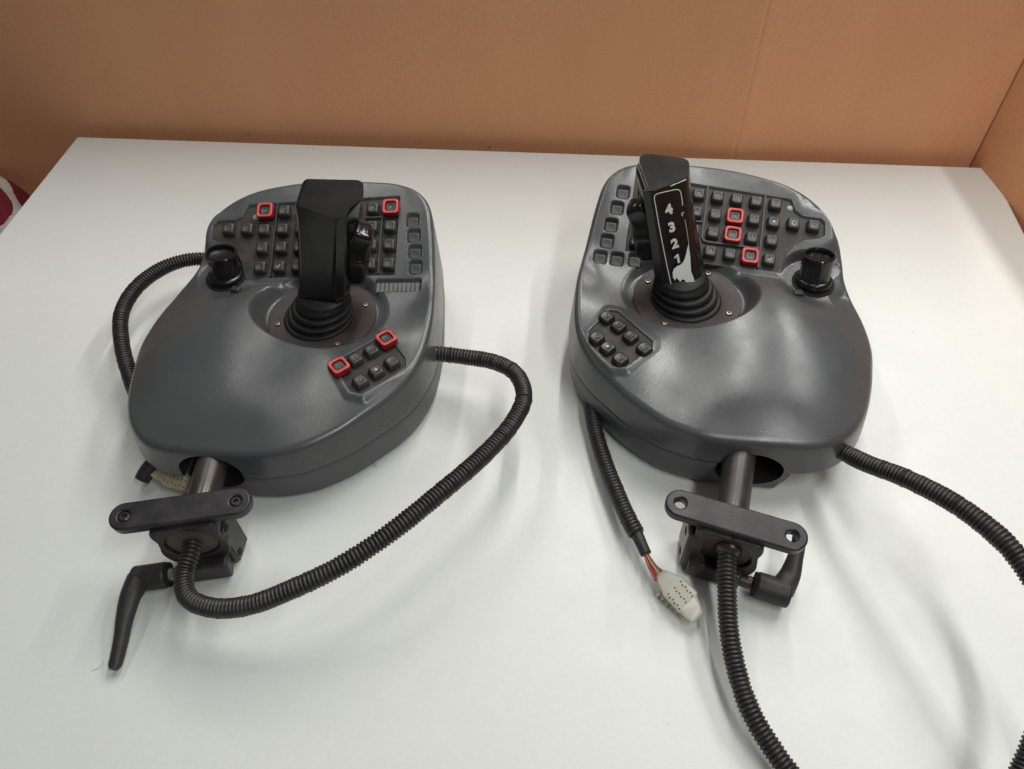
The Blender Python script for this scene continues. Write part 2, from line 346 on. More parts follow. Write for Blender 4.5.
def upper_shell(unit, parent):
    n = 1100; P, N2 = outline(n); mir = UNITS[unit]['mir']; C0 = np.array([25., 15.])
    rings = []
    INS = 6.0
    inner = P[:, :2]-N2*INS
    K = 250
    for k in range(1, K+1):
        q = C0+(inner-C0)*(k/K); rings.append(q)
    allq = np.concatenate([[C0]]+rings); Z = height(unit, allq[:, 0], allq[:, 1])
    V = [np.column_stack([allq, Z])]
    R_ = 6.4
    for o_ in (-5, -4, -3, -2.2, -1.5, -.9, -.3, 0, .2):
        q = P[:, :2]+N2*o_; z = height(unit, q[:, 0], q[:, 1]) if o_ < -4 else tps(q[:, 0], q[:, 1])
        x = min(o_+6, R_-.15); V.append(np.column_stack([q, z-(R_-math.sqrt(R_*R_-x*x))*1.0]))
    z0 = V[-1][:, 2]; zs = seam_z(P[:, 0], P[:, 1]); flare = 4.2
    for t in (.08, .2, .35, .5, .65, .8, .92, 1.0):
        q = P[:, :2]+N2*(.2+(flare-.2)*(t**.8)); V.append(np.column_stack([q, z0+(zs-z0)*t]))
    for (o_, dz) in ((flare-.5, -.7), (flare-1.6, -.9), (flare-5, -.9)):
        V.append(np.column_stack([P[:, :2]+N2*o_, zs+dz]))
    nr = len(V)-1+K; V = np.concatenate(V+[[[C0[0], C0[1], 38.]]])
    V[:, 0] += (5.5 if unit == 'R' else -5.5)*np.exp(-((V[:, 1]-74)/30)**2)*smoothstep(126, 146, V[:, 0])
    Fc = [(0, 1+k, 1+(k+1) % n) for k in range(n)]
    base = lambda i: 1+i*n
    idx = np.arange(n); nx = (idx+1) % n; quads = []
    for i in range(nr-1):
        a = base(i)+idx; b2 = base(i)+nx; c2 = base(i+1)+nx; d2 = base(i+1)+idx
        quads.append(np.column_stack([a, d2, c2, b2]))
    quads = np.concatenate(quads)
    last = base(nr-1); cl = len(V)-1
    Fc = [tuple(f) for f in Fc]+[tuple(q) for q in quads.tolist()]+[(cl, last+(k+1) % n, last+k) for k in range(n)]
    # outline runs clockwise or not: make normals point up
    a, b_, c_ = (V[i] for i in Fc[0]); nz = np.cross(b_-a, c_-a)[2]
    if (nz < 0): Fc = [tuple(reversed(f)) for f in Fc[:n]]+Fc[n:]
    q = Fc[n+n*50]; nz = np.cross(V[q[1]]-V[q[0]], V[q[2]]-V[q[0]])[2]
    if nz < 0: Fc = Fc[:n]+[tuple(reversed(f)) for f in Fc[n:-n]]+Fc[-n:]
    q = Fc[-1]; nz = np.cross(V[q[1]]-V[q[0]], V[q[2]]-V[q[0]])[2]
    if nz > 0: Fc = Fc[:-n]+[tuple(reversed(f)) for f in Fc[-n:]]
    return mesh('upper_shell', sc_(V), Fc, [M['shell'], M['hole']], parent, True, mir)

def lower_shell(unit, parent):
    P, N2 = outline(1200); mir = UNITS[unit]['mir']
    Q = P[:, :2]+N2*4.6
    keep = Q[(Q[:, 0] < 101)]
    # order so that the cut side is between last and first
    i0 = np.argmax(np.linalg.norm(np.diff(np.vstack([keep, keep[:1]]), axis=0), axis=1)); keep = np.roll(keep, -(i0+1), 0)
    a, b_ = keep[0], keep[-1]
    extra = [(112, b_[1]+(12 if b_[1] < 0 else -12)), (112, 0), (112, a[1]+(12 if a[1] < 0 else -12))]
    Q = np.vstack([keep, extra]); Q, _ = resample(Q, n=420, closed=True)
    T = np.roll(Q, -1, 0)-np.roll(Q, 1, 0); N = np.stack([T[:, 1], -T[:, 0]], 1); N /= np.linalg.norm(N, axis=1)[:, None]
    c = Q.mean(0); N *= np.sign(((Q-c)*N).sum())
    for _ in range(10): N = (N+np.roll(N, 1, 0)+np.roll(N, -1, 0)); N /= np.linalg.norm(N, axis=1)[:, None]
    V = []
    zt = seam_z(Q[:, 0], Q[:, 1])-1.6
    V.append([[c[0], c[1], 30]])
    for (ins, f) in ((5, 1.0), (1.6, 1.0), (.8, .97)): V.append(np.column_stack([Q-N*ins, zt*f]))
    for (ins, z) in ((1.0, 34), (1.2, 26), (1.5, 19), (2.0, 13), (3.0, 8), (4.6, 4.4), (7, 2.2), (10, 1.2)):
        V.append(np.column_stack([Q-N*ins, z/41.4*zt]))
    nr = len(V)-1; V = np.concatenate(V+[[[c[0], c[1], 1.]]]); n = len(Q)
    Fc = [(0, 1+k, 1+(k+1) % n) for k in range(n)]
    for i in range(nr-1):
        for k in range(n): k2 = (k+1) % n; Fc.append((1+i*n+k, 1+(i+1)*n+k, 1+(i+1)*n+k2, 1+i*n+k2))
    last = 1+(nr-1)*n; cl = len(V)-1; Fc += [(cl, last+(k+1) % n, last+k) for k in range(n)]
    o = mesh('lower_shell', sc_(V), Fc, [M['tub'], M['hole']], parent, True, mir)
    orient(o)
    return o

def orient(o):
    bm = bmesh.new(); bm.from_mesh(o.data); bmesh.ops.recalc_face_normals(bm, faces=bm.faces)
    if bm.calc_volume(signed=True) < 0: bmesh.ops.reverse_faces(bm, faces=bm.faces)
    print(o.name, 'volume', bm.calc_volume(signed=True), 'nonmanifold', sum(not e.is_manifold for e in bm.edges)); bm.to_mesh(o.data); bm.free()

HOLE = {'R': (71, 34, 30, 23), 'L': (78, 44, 30, 22)}      # centre u, z, half-width, half-height
def cut_hole(unit, objs, parent):
    u0, z0, a, b_ = HOLE[unit]; mir = UNITS[unit]['mir']
    ring = [(u0+a*math.cos(t)*(1 if abs(math.cos(t)) < .99 else .99), z0+b_*math.sin(t)) for t in np.linspace(0, 2*math.pi, 72, endpoint=False)]
    V, Fc = loft([[(p[0], y, p[1]) for p in ring] for y in (-200, -104)])
    c = mesh('cutter', sc_(V), Fc, [M['hole']], parent, True, mir); orient(c); orient(objs[0])  # near-black cutter material paints the pocket's inner shade into its colour
    bpy.context.view_layer.update()
    for o in objs:
        md = o.modifiers.new('hole', 'BOOLEAN'); md.operation = 'DIFFERENCE'; md.object = c; md.solver = 'EXACT'
        try: md.material_mode = 'TRANSFER'
        except Exception: pass
        nb = len(o.data.polygons); apply_mods(o); print('boolean', o.name, nb, len(o.data.polygons), [m.name for m in o.data.materials])
        o.data.polygons.foreach_set('use_smooth', [True]*len(o.data.polygons)); o.data.set_sharp_from_angle(angle=math.radians(50))
    bpy.data.objects.remove(c)

def frame(unit, u, v, z, g=(0, 0), ang=0, s=1):
    """local matrix on a plane with slopes g=(dz/du, dz/dv); x axis along the unit's u (mirrored where needed)"""
    mir = UNITS[unit]['mir']; n = Vector((-g[0]*mir, -g[1], 1)).normalized(); x = Vector((1, 0, 0)); x = (x-n*x.dot(n)).normalized(); y = n.cross(x)
    R = Matrix((x, y, n)).transposed() @ Matrix.Rotation(ang*mir, 3, 'Z')
    return Matrix.Translation(Vector((u*mir, v, z))*MM) @ R.to_4x4()

# shared meshes -------------------------------------------------------
def key_mesh(name, h, base, top, r, m, dome=False):
    rings = []
    for (hh, zz) in ((base, 0), (base, .5), (top+.6, h-1.4), (top, h-.6), (top-.7, h-.1), (top-1.3, h)) + (((top-2.6, h-.35), (top-4, h-.6)) if not dome else ((top-2.6, h+.5), (top-4, h+.8))):
        rr = min(r, hh*.8); rings.append([(x*MM, y*MM, zz*MM) for x, y in squircle(hh, rr)])
    V, Fc = loft(rings); me = bpy.data.meshes.new(name); me.from_pydata([tuple(p) for p in V], [], Fc); me.materials.append(m)
    me.polygons.foreach_set('use_smooth', [True]*len(me.polygons)); me.set_sharp_from_angle(angle=math.radians(50)); return me
KEY = key_mesh('key', 7.4, 6.7, 5.3, 2.2, M['key']); KEYW = key_mesh('key', 6.6, 6.9, 5.8, 3.6, M['wet_key'])
def guard_mesh():
    prof = [(8.6, 0), (8.7, 4), (8.5, 8.2), (8.1, 9.2), (7.3, 9.5), (6.2, 9.4), (5.6, 8.9), (5.4, 7.6), (5.4, 3)]
    rings = []
    for (h, z) in prof: rings.append([(x*MM, y*MM, z*MM) for x, y in squircle(h, min(3.4, h*.5))])
    n = len(rings[0]); V, Fc = loft(rings, cap=False)
    for k in range(n): k2 = (k+1) % n; Fc.append(((len(prof)-1)*n+k, (len(prof)-1)*n+k2, k2, k))
    mi = []
    for f in Fc: zz = sum(V[i][2] for i in f)/4*1000; mi.append(1 if zz > 8.9 else 0)
    me = bpy.data.meshes.new('key_guard'); me.from_pydata([tuple(p) for p in V], [], Fc); me.materials.append(M['red']); me.materials.append(M['redtop'])
    me.polygons.foreach_set('material_index', mi); me.polygons.foreach_set('use_smooth', [True]*len(me.polygons)); return me
GUARD = guard_mesh()
def inst(name, me, parent, mw):
    o = bpy.data.objects.new(name, me); COL.objects.link(o); o.parent = parent; o.matrix_local = mw; return o
def strip(pts, w, h):
    """thin raised line following 2-D points (mm), as a box strip"""
    P = np.array(pts, float); T = np.gradient(P, axis=0); T /= np.linalg.norm(T, axis=1)[:, None]; N = np.stack([-T[:, 1], T[:, 0]], 1)
    rings = []
    for p, n in zip(P, N): a = p+n*w/2; b_ = p-n*w/2; rings.append([(b_[0], b_[1], 0), (a[0], a[1], 0), (a[0], a[1], h), (b_[0], b_[1], h)])
    return loft(rings)
def text_mesh(s, size, depth, bold=0.0):
    c = bpy.data.curves.new('t', 'FONT'); c.body = s; c.size = size; c.extrude = depth; c.offset = bold; c.align_x = 'CENTER'; c.align_y = 'CENTER'
    o = bpy.data.objects.new('t', c); COL.objects.link(o); dg = bpy.context.evaluated_depsgraph_get(); me = bpy.data.meshes.new_from_object(o.evaluated_get(dg))
    bpy.data.objects.remove(o); bpy.data.curves.remove(c); return me
def icon(kind):
    """small printed marks for the key tops, in mm, flat but with thickness"""
    if kind in 'ABCDEFGHI': return None
    if kind == 'ring': a = [(2.1*math.cos(t), 2.1*math.sin(t)) for t in np.linspace(0, 5.4, 16)]; return strip(a, .6, .12)
    if kind == 'dot': return lathe([(1.3, 0), (1.3, .15)], 12)
    if kind == 'bars': return merge(strip([(-1.6, -2), (-1.6, 2)], .6, .12), strip([(0, -2), (0, 2)], .6, .12), strip([(1.6, -2), (1.6, 2)], .6, .12))
    if kind == 'arc': return merge(strip([(-2.2, -1), (-1, 1.4), (1, 1.4), (2.2, -1)], .6, .12), strip([(-1.2, -1.8), (1.2, -1.8)], .6, .12))
    if kind == 'box': return strip([(-1.8, -1.8), (1.8, -1.8), (1.8, 1.8), (-1.8, 1.8), (-1.8, -1.6)], .6, .12)
    if kind == 'tick': return merge(strip([(-2, 0), (0, -1.8), (2, 1.8)], .7, .12))
    if kind == 'tri': return strip([(-1.8, -1.5), (1.8, -1.5), (0, 1.9), (-1.8, -1.3)], .7, .12)

GP = (-.035, .42)
def keypad(unit, root):
    mir = UNITS[unit]['mir']
    # membrane slab: outline slightly inside the recess wall
    P = np.array(KP, float); Q, _ = resample(P, n=160, closed=True); c = Q.mean(0)
    top = [(p[0], p[1], plane(*p)-2.4) for p in Q]; bot = [(p[0], p[1], plane(*p)-6.0) for p in Q]
    n = len(Q); V = top+bot; Fc = [tuple(range(n-1, -1, -1)), tuple(range(n, 2*n))]+[(k, (k+1) % n, n+(k+1) % n, n+k) for k in range(n)]
    pad = mesh('keypad', sc_(V), Fc, [M['mat']], root, False, mir)
    bm = bmesh.new(); bm.from_mesh(pad.data); bmesh.ops.recalc_face_normals(bm, faces=bm.faces); bm.to_mesh(pad.data); bm.free()
    cells = [(c_, r) for c_ in COLU for r in range(4)]
    pos = {(c_, r): (COLU[c_]+(r-1.5)*(-.4), ROWV[r]) for c_, r in cells}
    pos[(4, 1)] = (97.6, 98.6); pos[(5, 1)] = (117.6, 99.2)
    if unit == 'L':
        pos = {k: (v[0]-(7 if k[0] > 3 else 5 if k[0] > -2 else 3), v[1]) for k, v in pos.items()}
        red = {(3, 0), (-4, 0)}; skip = set()
    else: red = {(1, 1), (1, 2), (2, 3)}; skip = set()
    marks = {'R': {(0,0):'A',(1,0):'B',(2,0):'C',(0,1):'D',(1,1):'dot',(2,1):'F',(0,2):'G',(1,2):'bars',(2,2):'I',(0,3):'dot',(1,3):'bars',(2,3):'box',(3,3):'tick',(3,1):'dot',(4,1):'ring',(5,1):'ring',(3,2):'arc',(3,0):'box',(-1,0):'dot'},
             'L': {(2,0):'ring',(2,1):'bars',(2,2):'box',(2,3):'tick',(3,0):'bars',(3,1):'arc',(3,2):'box',(3,3):'tri',(4,1):'arc',(5,1):'box',(-4,0):'dot',(-4,1):'ring',(-4,2):'tick',(-4,3):'bars',(-3,0):'dot',(-3,1):'bars',(-3,2):'bars',(-3,3):'bars'}}[unit]
    for k, (u, v) in pos.items():
        mw = frame(unit, u, v, plane(u, v)-3.0, GP, random.uniform(-.03, .03))
        if k in red:
            inst('key', KEY, pad, mw); g = inst('key_guard', GUARD, pad, mw @ Matrix.Translation((0, 0, -.0002))); g['label'] = 'red square guard frame round a key'
        else: inst('key', KEY, pad, mw)
        mk = marks.get(k)
        if mk:
            bright = (unit, k) in (('R', (3, 3)), ('R', (3, 1)), ('L', (2, 3)), ('R', (4, 1)))
            mm_ = M['legend_bright'] if bright else M['legend']
            # the legend sits on the dished key top
            if mk in 'ABCDEFGHI' and len(mk) == 1:
                me = text_mesh(mk, .0062, .0001, .00005); me.materials.append(mm_); inst('key_legend', me, pad, mw @ Matrix.Translation((0, 0, .0071)))
            else:
                V, Fc = icon(mk); o = mesh('key_legend', sc_(V), Fc, [mm_], pad, False, 1, mw @ Matrix.Translation((0, 0, .00695)))
    # dividers (raised thin ribs moulded into the membrane)
    def rib(pts, w=1.6, h=3.4):
        P, _ = resample(np.array(pts, float), step=4); V, Fc = strip(P, w, h)
        V = [(p[0], p[1], plane(p[0], p[1])-3.0+p[2]) for p in V]; o = mesh('divider', sc_(V), Fc, [M['slot']], pad, False, mir)
        bm = bmesh.new(); bm.from_mesh(o.data); bmesh.ops.recalc_face_normals(bm, faces=bm.faces); bm.to_mesh(o.data); bm.free()
    if unit == 'R':
        rib([(67.8, 127), (67.5, 88), (67, 48)])
        rib([(8.4, 127), (8.6, 100), (8.2, 72), (9.5, 68.5), (13, 67.6), (40, 67.8), (66, 68)])
        rib([(-10.5, 88), (-1, 87.6), (7, 87.8)]); rib([(-47.5, 127), (-47.5, 48)])
    else:
        rib([(62.3, 126), (62, 88), (61.5, 48)])
        rib([(-50.2, 107), (-50.2, 80), (-50.3, 48)]); rib([(-32, 107.2), (-40, 107.2), (-51, 107.2)])
    # indicator lamp
    p = (93.5, 116.5) if unit == 'R' else (85, 113)
    V, Fc = lathe([(3.4, 0), (3.4, 1.0), (2.6, 1.7), (1.2, 2.0)], 20); mesh('indicator_light', sc_(V), Fc, [M['led']], pad, True, 1, frame(unit, *p, plane(*p)-3.2, GP))
    return pad

def small_keypad(unit, root):
    mir = UNITS[unit]['mir']; f, g = SKP[unit]
    P = resample(np.array(SK[unit], float), n=90, closed=True)[0]; n = len(P)
    V = [(p[0], p[1], f(*p)-1.7) for p in P]+[(p[0], p[1], f(*p)-6) for p in P]
    Fc = [tuple(range(n-1, -1, -1)), tuple(range(n, 2*n))]+[(k, (k+1) % n, n+(k+1) % n, n+k) for k in range(n)]
    pad = mesh('side_keypad', sc_(V), Fc, [M['mat']], root, False, mir)
    bm = bmesh.new(); bm.from_mesh(pad.data); bmesh.ops.recalc_face_normals(bm, faces=bm.faces); bm.to_mesh(pad.data); bm.free()
    px = {'R': [(607,316.5),(619,325.5),(631,336),(644.7,348),(597,337),(608,347),(620.7,358.4)], 'L': [(339,367.5),(355,359),(371,350.5),(386,340),(360,381),(376,371),(391.5,362)]}[unit]
    kinds = ['ring', 'box', 'arc', 'box', 'tick', 'dot', 'ring']
    for i, p in enumerate(px):
        w = onsurf(unit, *p, lambda a, b_: f(a, b_)+2.5); ang = -.72 if unit == 'R' else -.72
        mw = frame(unit, w[0], w[1], f(w[0], w[1])-2.2, g, ang)
        inst('key', KEY if unit == 'L' else KEYW, pad, mw)
        if unit == 'L' and i in (0, 3): q = inst('key_guard', GUARD, pad, mw @ Matrix.Translation((0, 0, -.0002))); q['label'] = 'red square guard frame round a key'
        V, Fc = icon(kinds[i]); mesh('key_legend', sc_(V), Fc, [M['legend_bright'] if (unit, i) in (('L', 5), ('R', 5)) else M['legend']], pad, False, 1, mw @ Matrix.Translation((0, 0, .00695 if unit == 'L' else .00615)))
    return pad

GRIP = {'R': dict(T=[(-57,3),(-50,3),(-18,26),(-19,52),(-62,54),(-68,34)], B=[(-31,-13),(-25,-15),(11,-3),(15,24),(-30,28),(-36,8)], zt=(200, 203)),
        'L': dict(T=[(-44,2),(-38,1),(4,19),(3,52),(-54,50),(-58,26)], B=[(-26,-9),(-21,-12),(20,-5),(22,22),(-25,26),(-31,8)], zt=(200, 203))}
def grip_ring(G, t, z=None):
    T = np.array(G['T'], float); B = np.array(G['B'], float); waist = 1-.05*math.sin(math.pi*max(0, min(t, 1))); q = B+(T-B)*t; c = q.mean(0); q = c+(q-c)*waist
    return q
def joystick(unit, root):
    mir = UNITS[unit]['mir']; G = GRIP[unit]; rings = []
    t0 = -.125 if unit == 'L' else -.06
    for i in range(13):
        t = t0+(1-t0)*i/12; q = grip_ring(G, t); zz = 102+98*t
        rings.append([(p[0], p[1], zz+(.10*(p[1]-q[0][1])*(max(t, 0)**6))) for p in q])
    V, Fc = loft(rings); mi = [0]*len(Fc); mi[-1] = 1
    g = mesh('joystick_grip', sc_(V), Fc, [M['black'], M['grip_top']], root, True, mir, mi=mi)
    bm = bmesh.new(); bm.from_mesh(g.data); bmesh.ops.recalc_face_normals(bm, faces=bm.faces)
    # round the long corners only
    es = [e for e in bm.edges if abs(e.verts[0].co.z-e.verts[1].co.z) > .003]
    bmesh.ops.bevel(bm, geom=es, offset=.0065, segments=6, affect='EDGES', profile=.5); bm.to_mesh(g.data); bm.free()
    bevel(g, .0011, 2, 50); g.data.polygons.foreach_set('use_smooth', [True]*len(g.data.polygons)); g.data.set_sharp_from_angle(angle=math.radians(38))
    # trigger housing and two rocker buttons on the inner side
    def lump(name, c, r, tilt, m, e=3.2):
        V = []; nu, nv = 22, 14; Fc = []
        sp = lambda x, p: math.copysign(abs(x)**(2/p), x)
        for j in range(nv+1):
            a = -math.pi/2+math.pi*j/nv
            for i in range(nu):
                b_ = 2*math.pi*i/nu; V.append((r[0]*sp(math.cos(a), e)*sp(math.cos(b_), e), r[1]*sp(math.cos(a), e)*sp(math.sin(b_), e), r[2]*sp(math.sin(a), e)))
        for j in range(nv):
            for i in range(nu): Fc.append((j*nu+i, j*nu+(i+1) % nu, (j+1)*nu+(i+1) % nu, (j+1)*nu+i))
        R = np.array(Matrix.Rotation(tilt, 3, 'Y')); V = np.array(V)@R.T+np.array(c); return mesh(name, sc_(V), Fc, [m], g, True, mir)
    du = 0 if unit == 'R' else 6
    lump('trigger_housing', (-50+du, 16, 148), (12, 11, 33), -.28, M['black'], 5)
    lump('trigger_button', (-56+du, 13, 167), (10, 9, 13), -.55, M['black'], 5)
    lump('trigger_button', (-48+du, 12, 136), (9.5, 9, 14), -.12, M['black'], 4.5)
    # rubber boot
    prof = []
    base = [(34.5, 79.5), (34.5, 82.6), (33.4, 84.4), (31.0, 84.7), (32.2, 88.4), (31, 91), (28, 91.2), (29.4, 95.4), (28, 98), (25.6, 98.2), (26.6, 102.4), (25, 106), (24, 109)]
    seg = 64; rings = []
    P, _ = resample(catmull([(a, b_, 0) for a, b_ in base], 6, False), n=90)
    for r, z, _z in P:
        k = (z-79.5)/30; cx_, cy_ = (4 if unit == 'L' else 0)-11*k, 5*k-1.5
        rings.append([(cx_+r*math.cos(a), cy_+r*math.sin(a)*(.97), z) for a in np.linspace(0, 2*math.pi, seg, endpoint=False)])
    V, Fc = loft(rings); mesh('rubber_boot', sc_(V), Fc, [M['rubber']], root, True, mir)
    # plate with four screws
    V, Fc = lathe([(53, 79.8), (53, 81.2), (52.5, 81.8), (33, 81.8), (32, 81.0)], 96); pl = mesh('mounting_plate', sc_(V), Fc, [M['plate']], root, True, mir, sharp=40)
    for a in ((64, 157, 244, -20) if unit == 'R' else (64, 160, 240, -16)):
        x, y = 43.5*math.cos(math.radians(a)), 43.5*math.sin(math.radians(a))
        V, Fc = lathe([(2.9, 0), (2.9, .8), (2.4, 1.5), (1.5, 1.6), (1.4, .5), (.2, .5)], 24)
        mesh('screw', sc_(V), Fc, [M['screw']], pl, True, 1, Matrix.Translation(Vector((x*mir, y, 81.7))*MM), sharp=40)
    return g

def front_face(px, py):
    """point on the flat printed face of the right grip seen at a pixel"""
    G = GRIP['R']; a0 = np.array([*grip_ring(G, 0)[1], 102.]); b0 = np.array([*grip_ring(G, 0)[2], 102.]); a1 = np.array([*grip_ring(G, 1)[1], 200.])
    n = np.cross(b0-a0, a1-a0); n /= np.linalg.norm(n)
    C_ = canon('R', CAMP); d = canon('R', at(px, py, 0))-C_; t = ((a0-C_)@n)/(d@n); return C_+d*t, n

def right_label(g):
    n = front_face(670, 230)[1]
    if n[1] > 0: n = -n
    V3 = lambda p: Vector(p)*MM
    lift = n*1.15
    # axes on the face
    top = front_face(667, 205)[0]; bot = front_face(681, 275)[0]; up = top-bot; up /= np.linalg.norm(up); xx = np.cross(up, n); 
    R = Matrix((Vector(xx), Vector(up), Vector(n))).transposed()
    for ch, (x, y), ro in (('4', (668.6, 209.5), .05), ('3', (671.6, 227), .02), ('2', (674.5, 243.5), 0), ('1', (676.6, 258.3), 0)):
        p, _ = front_face(x, y)
        if ch != '1': me = text_mesh(ch, .0128, .00012, .00062)
        else:
            pl1 = [(2.3, -4.8), (2.3, 4.6), (.7, 4.6), (-2.3, 2.7), (-2.3, .9), (.0, 2.2), (.0, -4.8)]; V, Fc = loft([[(a, b_, z) for a, b_ in pl1] for z in (-.12, .12)])
            me = bpy.data.meshes.new('digit'); me.from_pydata([tuple(q*MM for q in v) for v in V], [], Fc)
        me.materials.append(M['white_print'])
        o = inst('digit', me, g, Matrix.Translation(V3(p+lift)) @ R.to_4x4() @ Matrix.Rotation(ro, 4, 'Z')); o['label'] = 'white digit %s' % ch
    # rounded outline
    ln = [(671.2, 286), (666, 262), (660, 232), (655.2, 205), (654, 198), (654.6, 194.6), (658, 193), (668, 190.6), (676, 189), (679, 189.6), (680.6, 193), (682.3, 205)]
    P = [front_face(*q)[0]+lift for q in ln]; P = resample(catmull(P, 6, False), step=2.0)[0]
    def flat_strip(P, w):
        P = np.array(P); T = np.gradient(P, axis=0); T /= np.linalg.norm(T, axis=1)[:, None]; N = np.cross(n, T); rings = []
        for p, q in zip(P, N): rings.append([p+q*w/2, p-q*w/2, p-q*w/2+n*.15, p+q*w/2+n*.15])
        return loft(rings)
    V, Fc = flat_strip(P, .75); o = mesh('label_outline', sc_(V), Fc, [M['white_print']], g, False)
    P = [front_face(*q)[0]+lift for q in [(682.5, 215.5), (681, 213.5), (683.5, 211.5)]]; V, Fc = flat_strip(resample(np.array(P), n=6)[0], .8); mesh('scratch', sc_(V), Fc, [M['white_print']], g, False)
    P = [front_face(*q)[0]+lift for q in [(684.5, 219), (687, 233), (688.5, 244)]]; V, Fc = flat_strip(resample(np.array(P), n=6)[0], .35); mesh('label_outline', sc_(V), Fc, [M['white_print']], g, False)
    # torn pale patch
    edge = [(688.4, 243), (689.4, 252), (690.2, 262), (690.8, 271), (693.2, 277), (694.6, 284), (690, 281.5), (686.5, 283.5), (685, 280.5), (682, 278.5), (680, 281), (678, 279), (676, 276.5), (674.6, 280), (672.6, 277), (672.2, 272), (673.6, 268), (676.5, 265.5), (680, 264.5), (682.5, 262), (685, 256), (686.6, 249)]
    E_ = []
    for i, q in enumerate(edge):
        E_.append(q); r = edge[(i+1) % len(edge)]; E_.append(((q[0]+r[0])/2+random.uniform(-.35, .35), (q[1]+r[1])/2+random.uniform(-.35, .35)))
    P = [front_face(*q)[0]+lift for q in E_]; k = len(P); V = P+[p+n*.12 for p in P]
    Fc = [tuple(range(k)), tuple(range(2*k-1, k-1, -1))]+[(i, k+i, k+(i+1) % k, (i+1) % k) for i in range(k)]
    o = mesh('worn_patch', sc_(V), Fc, [M['worn']], g, False)
    bm = bmesh.new(); bm.from_mesh(o.data); bmesh.ops.triangulate(bm, faces=bm.faces[:]); bmesh.ops.recalc_face_normals(bm, faces=bm.faces); bm.to_mesh(o.data); bm.free()
    o['label'] = 'ragged pale patch where the black coating is worn off'
    # chipped front edge of the top
    # bright worn line along the chamfer
    G = GRIP['R']; q = grip_ring(G, 1); a = np.array([*(q[1]+(q[2]-q[1])*.52), 200.3]); b_ = np.array([*(q[1]+(q[2]-q[1])*.93), 202.3])
    off = np.array([.35, -.75, .0]); P = resample(np.array([a+off, (a+b_)/2+off, b_+off]), n=14)[0]; P += rng.normal(0, .10, P.shape)
    V, Fc = sweep(P, .22+rng.random(14)*.2, 6); o = mesh('worn_edge', sc_(V), Fc, [M['white_print']], g, True)

def knob(unit, root):
    kx, ky = KNOB[unit]; mir = UNITS[unit]['mir']; z = 86.5
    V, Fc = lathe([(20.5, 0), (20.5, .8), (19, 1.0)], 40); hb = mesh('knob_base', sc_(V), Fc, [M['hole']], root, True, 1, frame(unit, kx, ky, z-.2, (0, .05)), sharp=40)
    tilt = frame(unit, kx, ky, z+.4, (.06, -.20) if unit == 'R' else (.10, -.10))
    prof = [(17.5, 0), (17.5, 3.5), (16.8, 5.2), (16.2, 5.6), (14.8, 6.2), (14.4, 9), (14.7, 18), (15.4, 29), (15.3, 30.5), (14.6, 31.3), (13.4, 31.2), (12.8, 30.2), (12.2, 26.5), (6, 25.6), (.5, 25.5)]
    V, Fc = lathe(prof, 56)
    V = np.array(V)
    a = np.arctan2(V[:, 1], V[:, 0]); rr = np.hypot(V[:, 0], V[:, 1]); w = ((V[:, 2] > 8) & (rr > 14.2))*(.22*np.sign(np.sin(a*28)))
    V[:, 0] += np.cos(a)*w; V[:, 1] += np.sin(a)*w
    k = mesh('rotary_knob', sc_(V), Fc, [M['black']], root, True, 1, tilt, sharp=35)
    # small socket beside it
    V, Fc = box(-4.5, 4.5, -3.2, 3.2, 0, 4.5); o = mesh('knob_stop', sc_(V), Fc, [M['key']], root, False, 1, frame(unit, kx-15, ky-19, z-1.5, (0, 0), .2)); bevel(o, .0008, 2)
    # thin scribed pointer line
    V, Fc = strip([(kx+8, ky-27.5), (kx+22, ky-33)], .7, .4); V = [(p[0], p[1], float(height(unit, np.array([p[0]]), np.array([p[1]]))[0])-.2+p[2]) for p in V]
    mesh('pointer_mark', sc_(V), Fc, [M['matte_black']], root, False, mir)

def slots(unit, root):
    for s in SLOTS[unit]:
        rings = [[(x, y, z) for x, y in squircle(h, 2.0)] for h, z in ((6.0, 0), (6.0, 1.2), (5.2, 1.9), (3.8, 1.6))]; V, Fc = loft(rings)
        mesh('blanking_plug', sc_(V), Fc, [M['slot']], root, True, 1, frame(unit, s[0], s[1], plane(s[0], s[1])-4.2, GP), sharp=50)
    if unit == 'L':
        a, b_ = BAR; cu, cv = (a[0]+b_[0])/2, (a[1]+b_[1])/2; parts = []
        for i in range(10): x = -19.8+4.4*i; parts.append(box(x-1.25, x+1.25, -4.8, 4.8, 0, 2.8))
        parts.append(box(-22.5, 22.5, -5.2, 5.2, -.4, .3)); V, Fc = merge(*parts)
        mesh('ribbed_grille', sc_(V), Fc, [M['grille']], root, False, 1, frame(unit, cu, cv, plane(cu, cv)-3.9, GP))
M['grille'] = mat('pale_grey_rib', (.17, .165, .155), .5, noise=(90, .6, (.10, .09, .08), 6))

def scribe(unit, root):
    # thin scratched corner mark beside the boot
    px = {'R': [(634, 277.5), (641, 273), (650, 266.5), (653, 268.5)], 'L': [(362, 291), (369, 286.5), (374, 293), (381, 299)]}[unit]
    P = []
    for p in px:
        w = onsurf(unit, *p, lambda a, b_: float(height(unit, np.array([a]), np.array([b_]))[0])); P.append(w)
    P = resample(np.array(P), n=14)[0]; V, Fc = sweep(P, .32, 6); mesh('scratch', sc_(V), Fc, [M['matte_black']], root, True, UNITS[unit]['mir'])

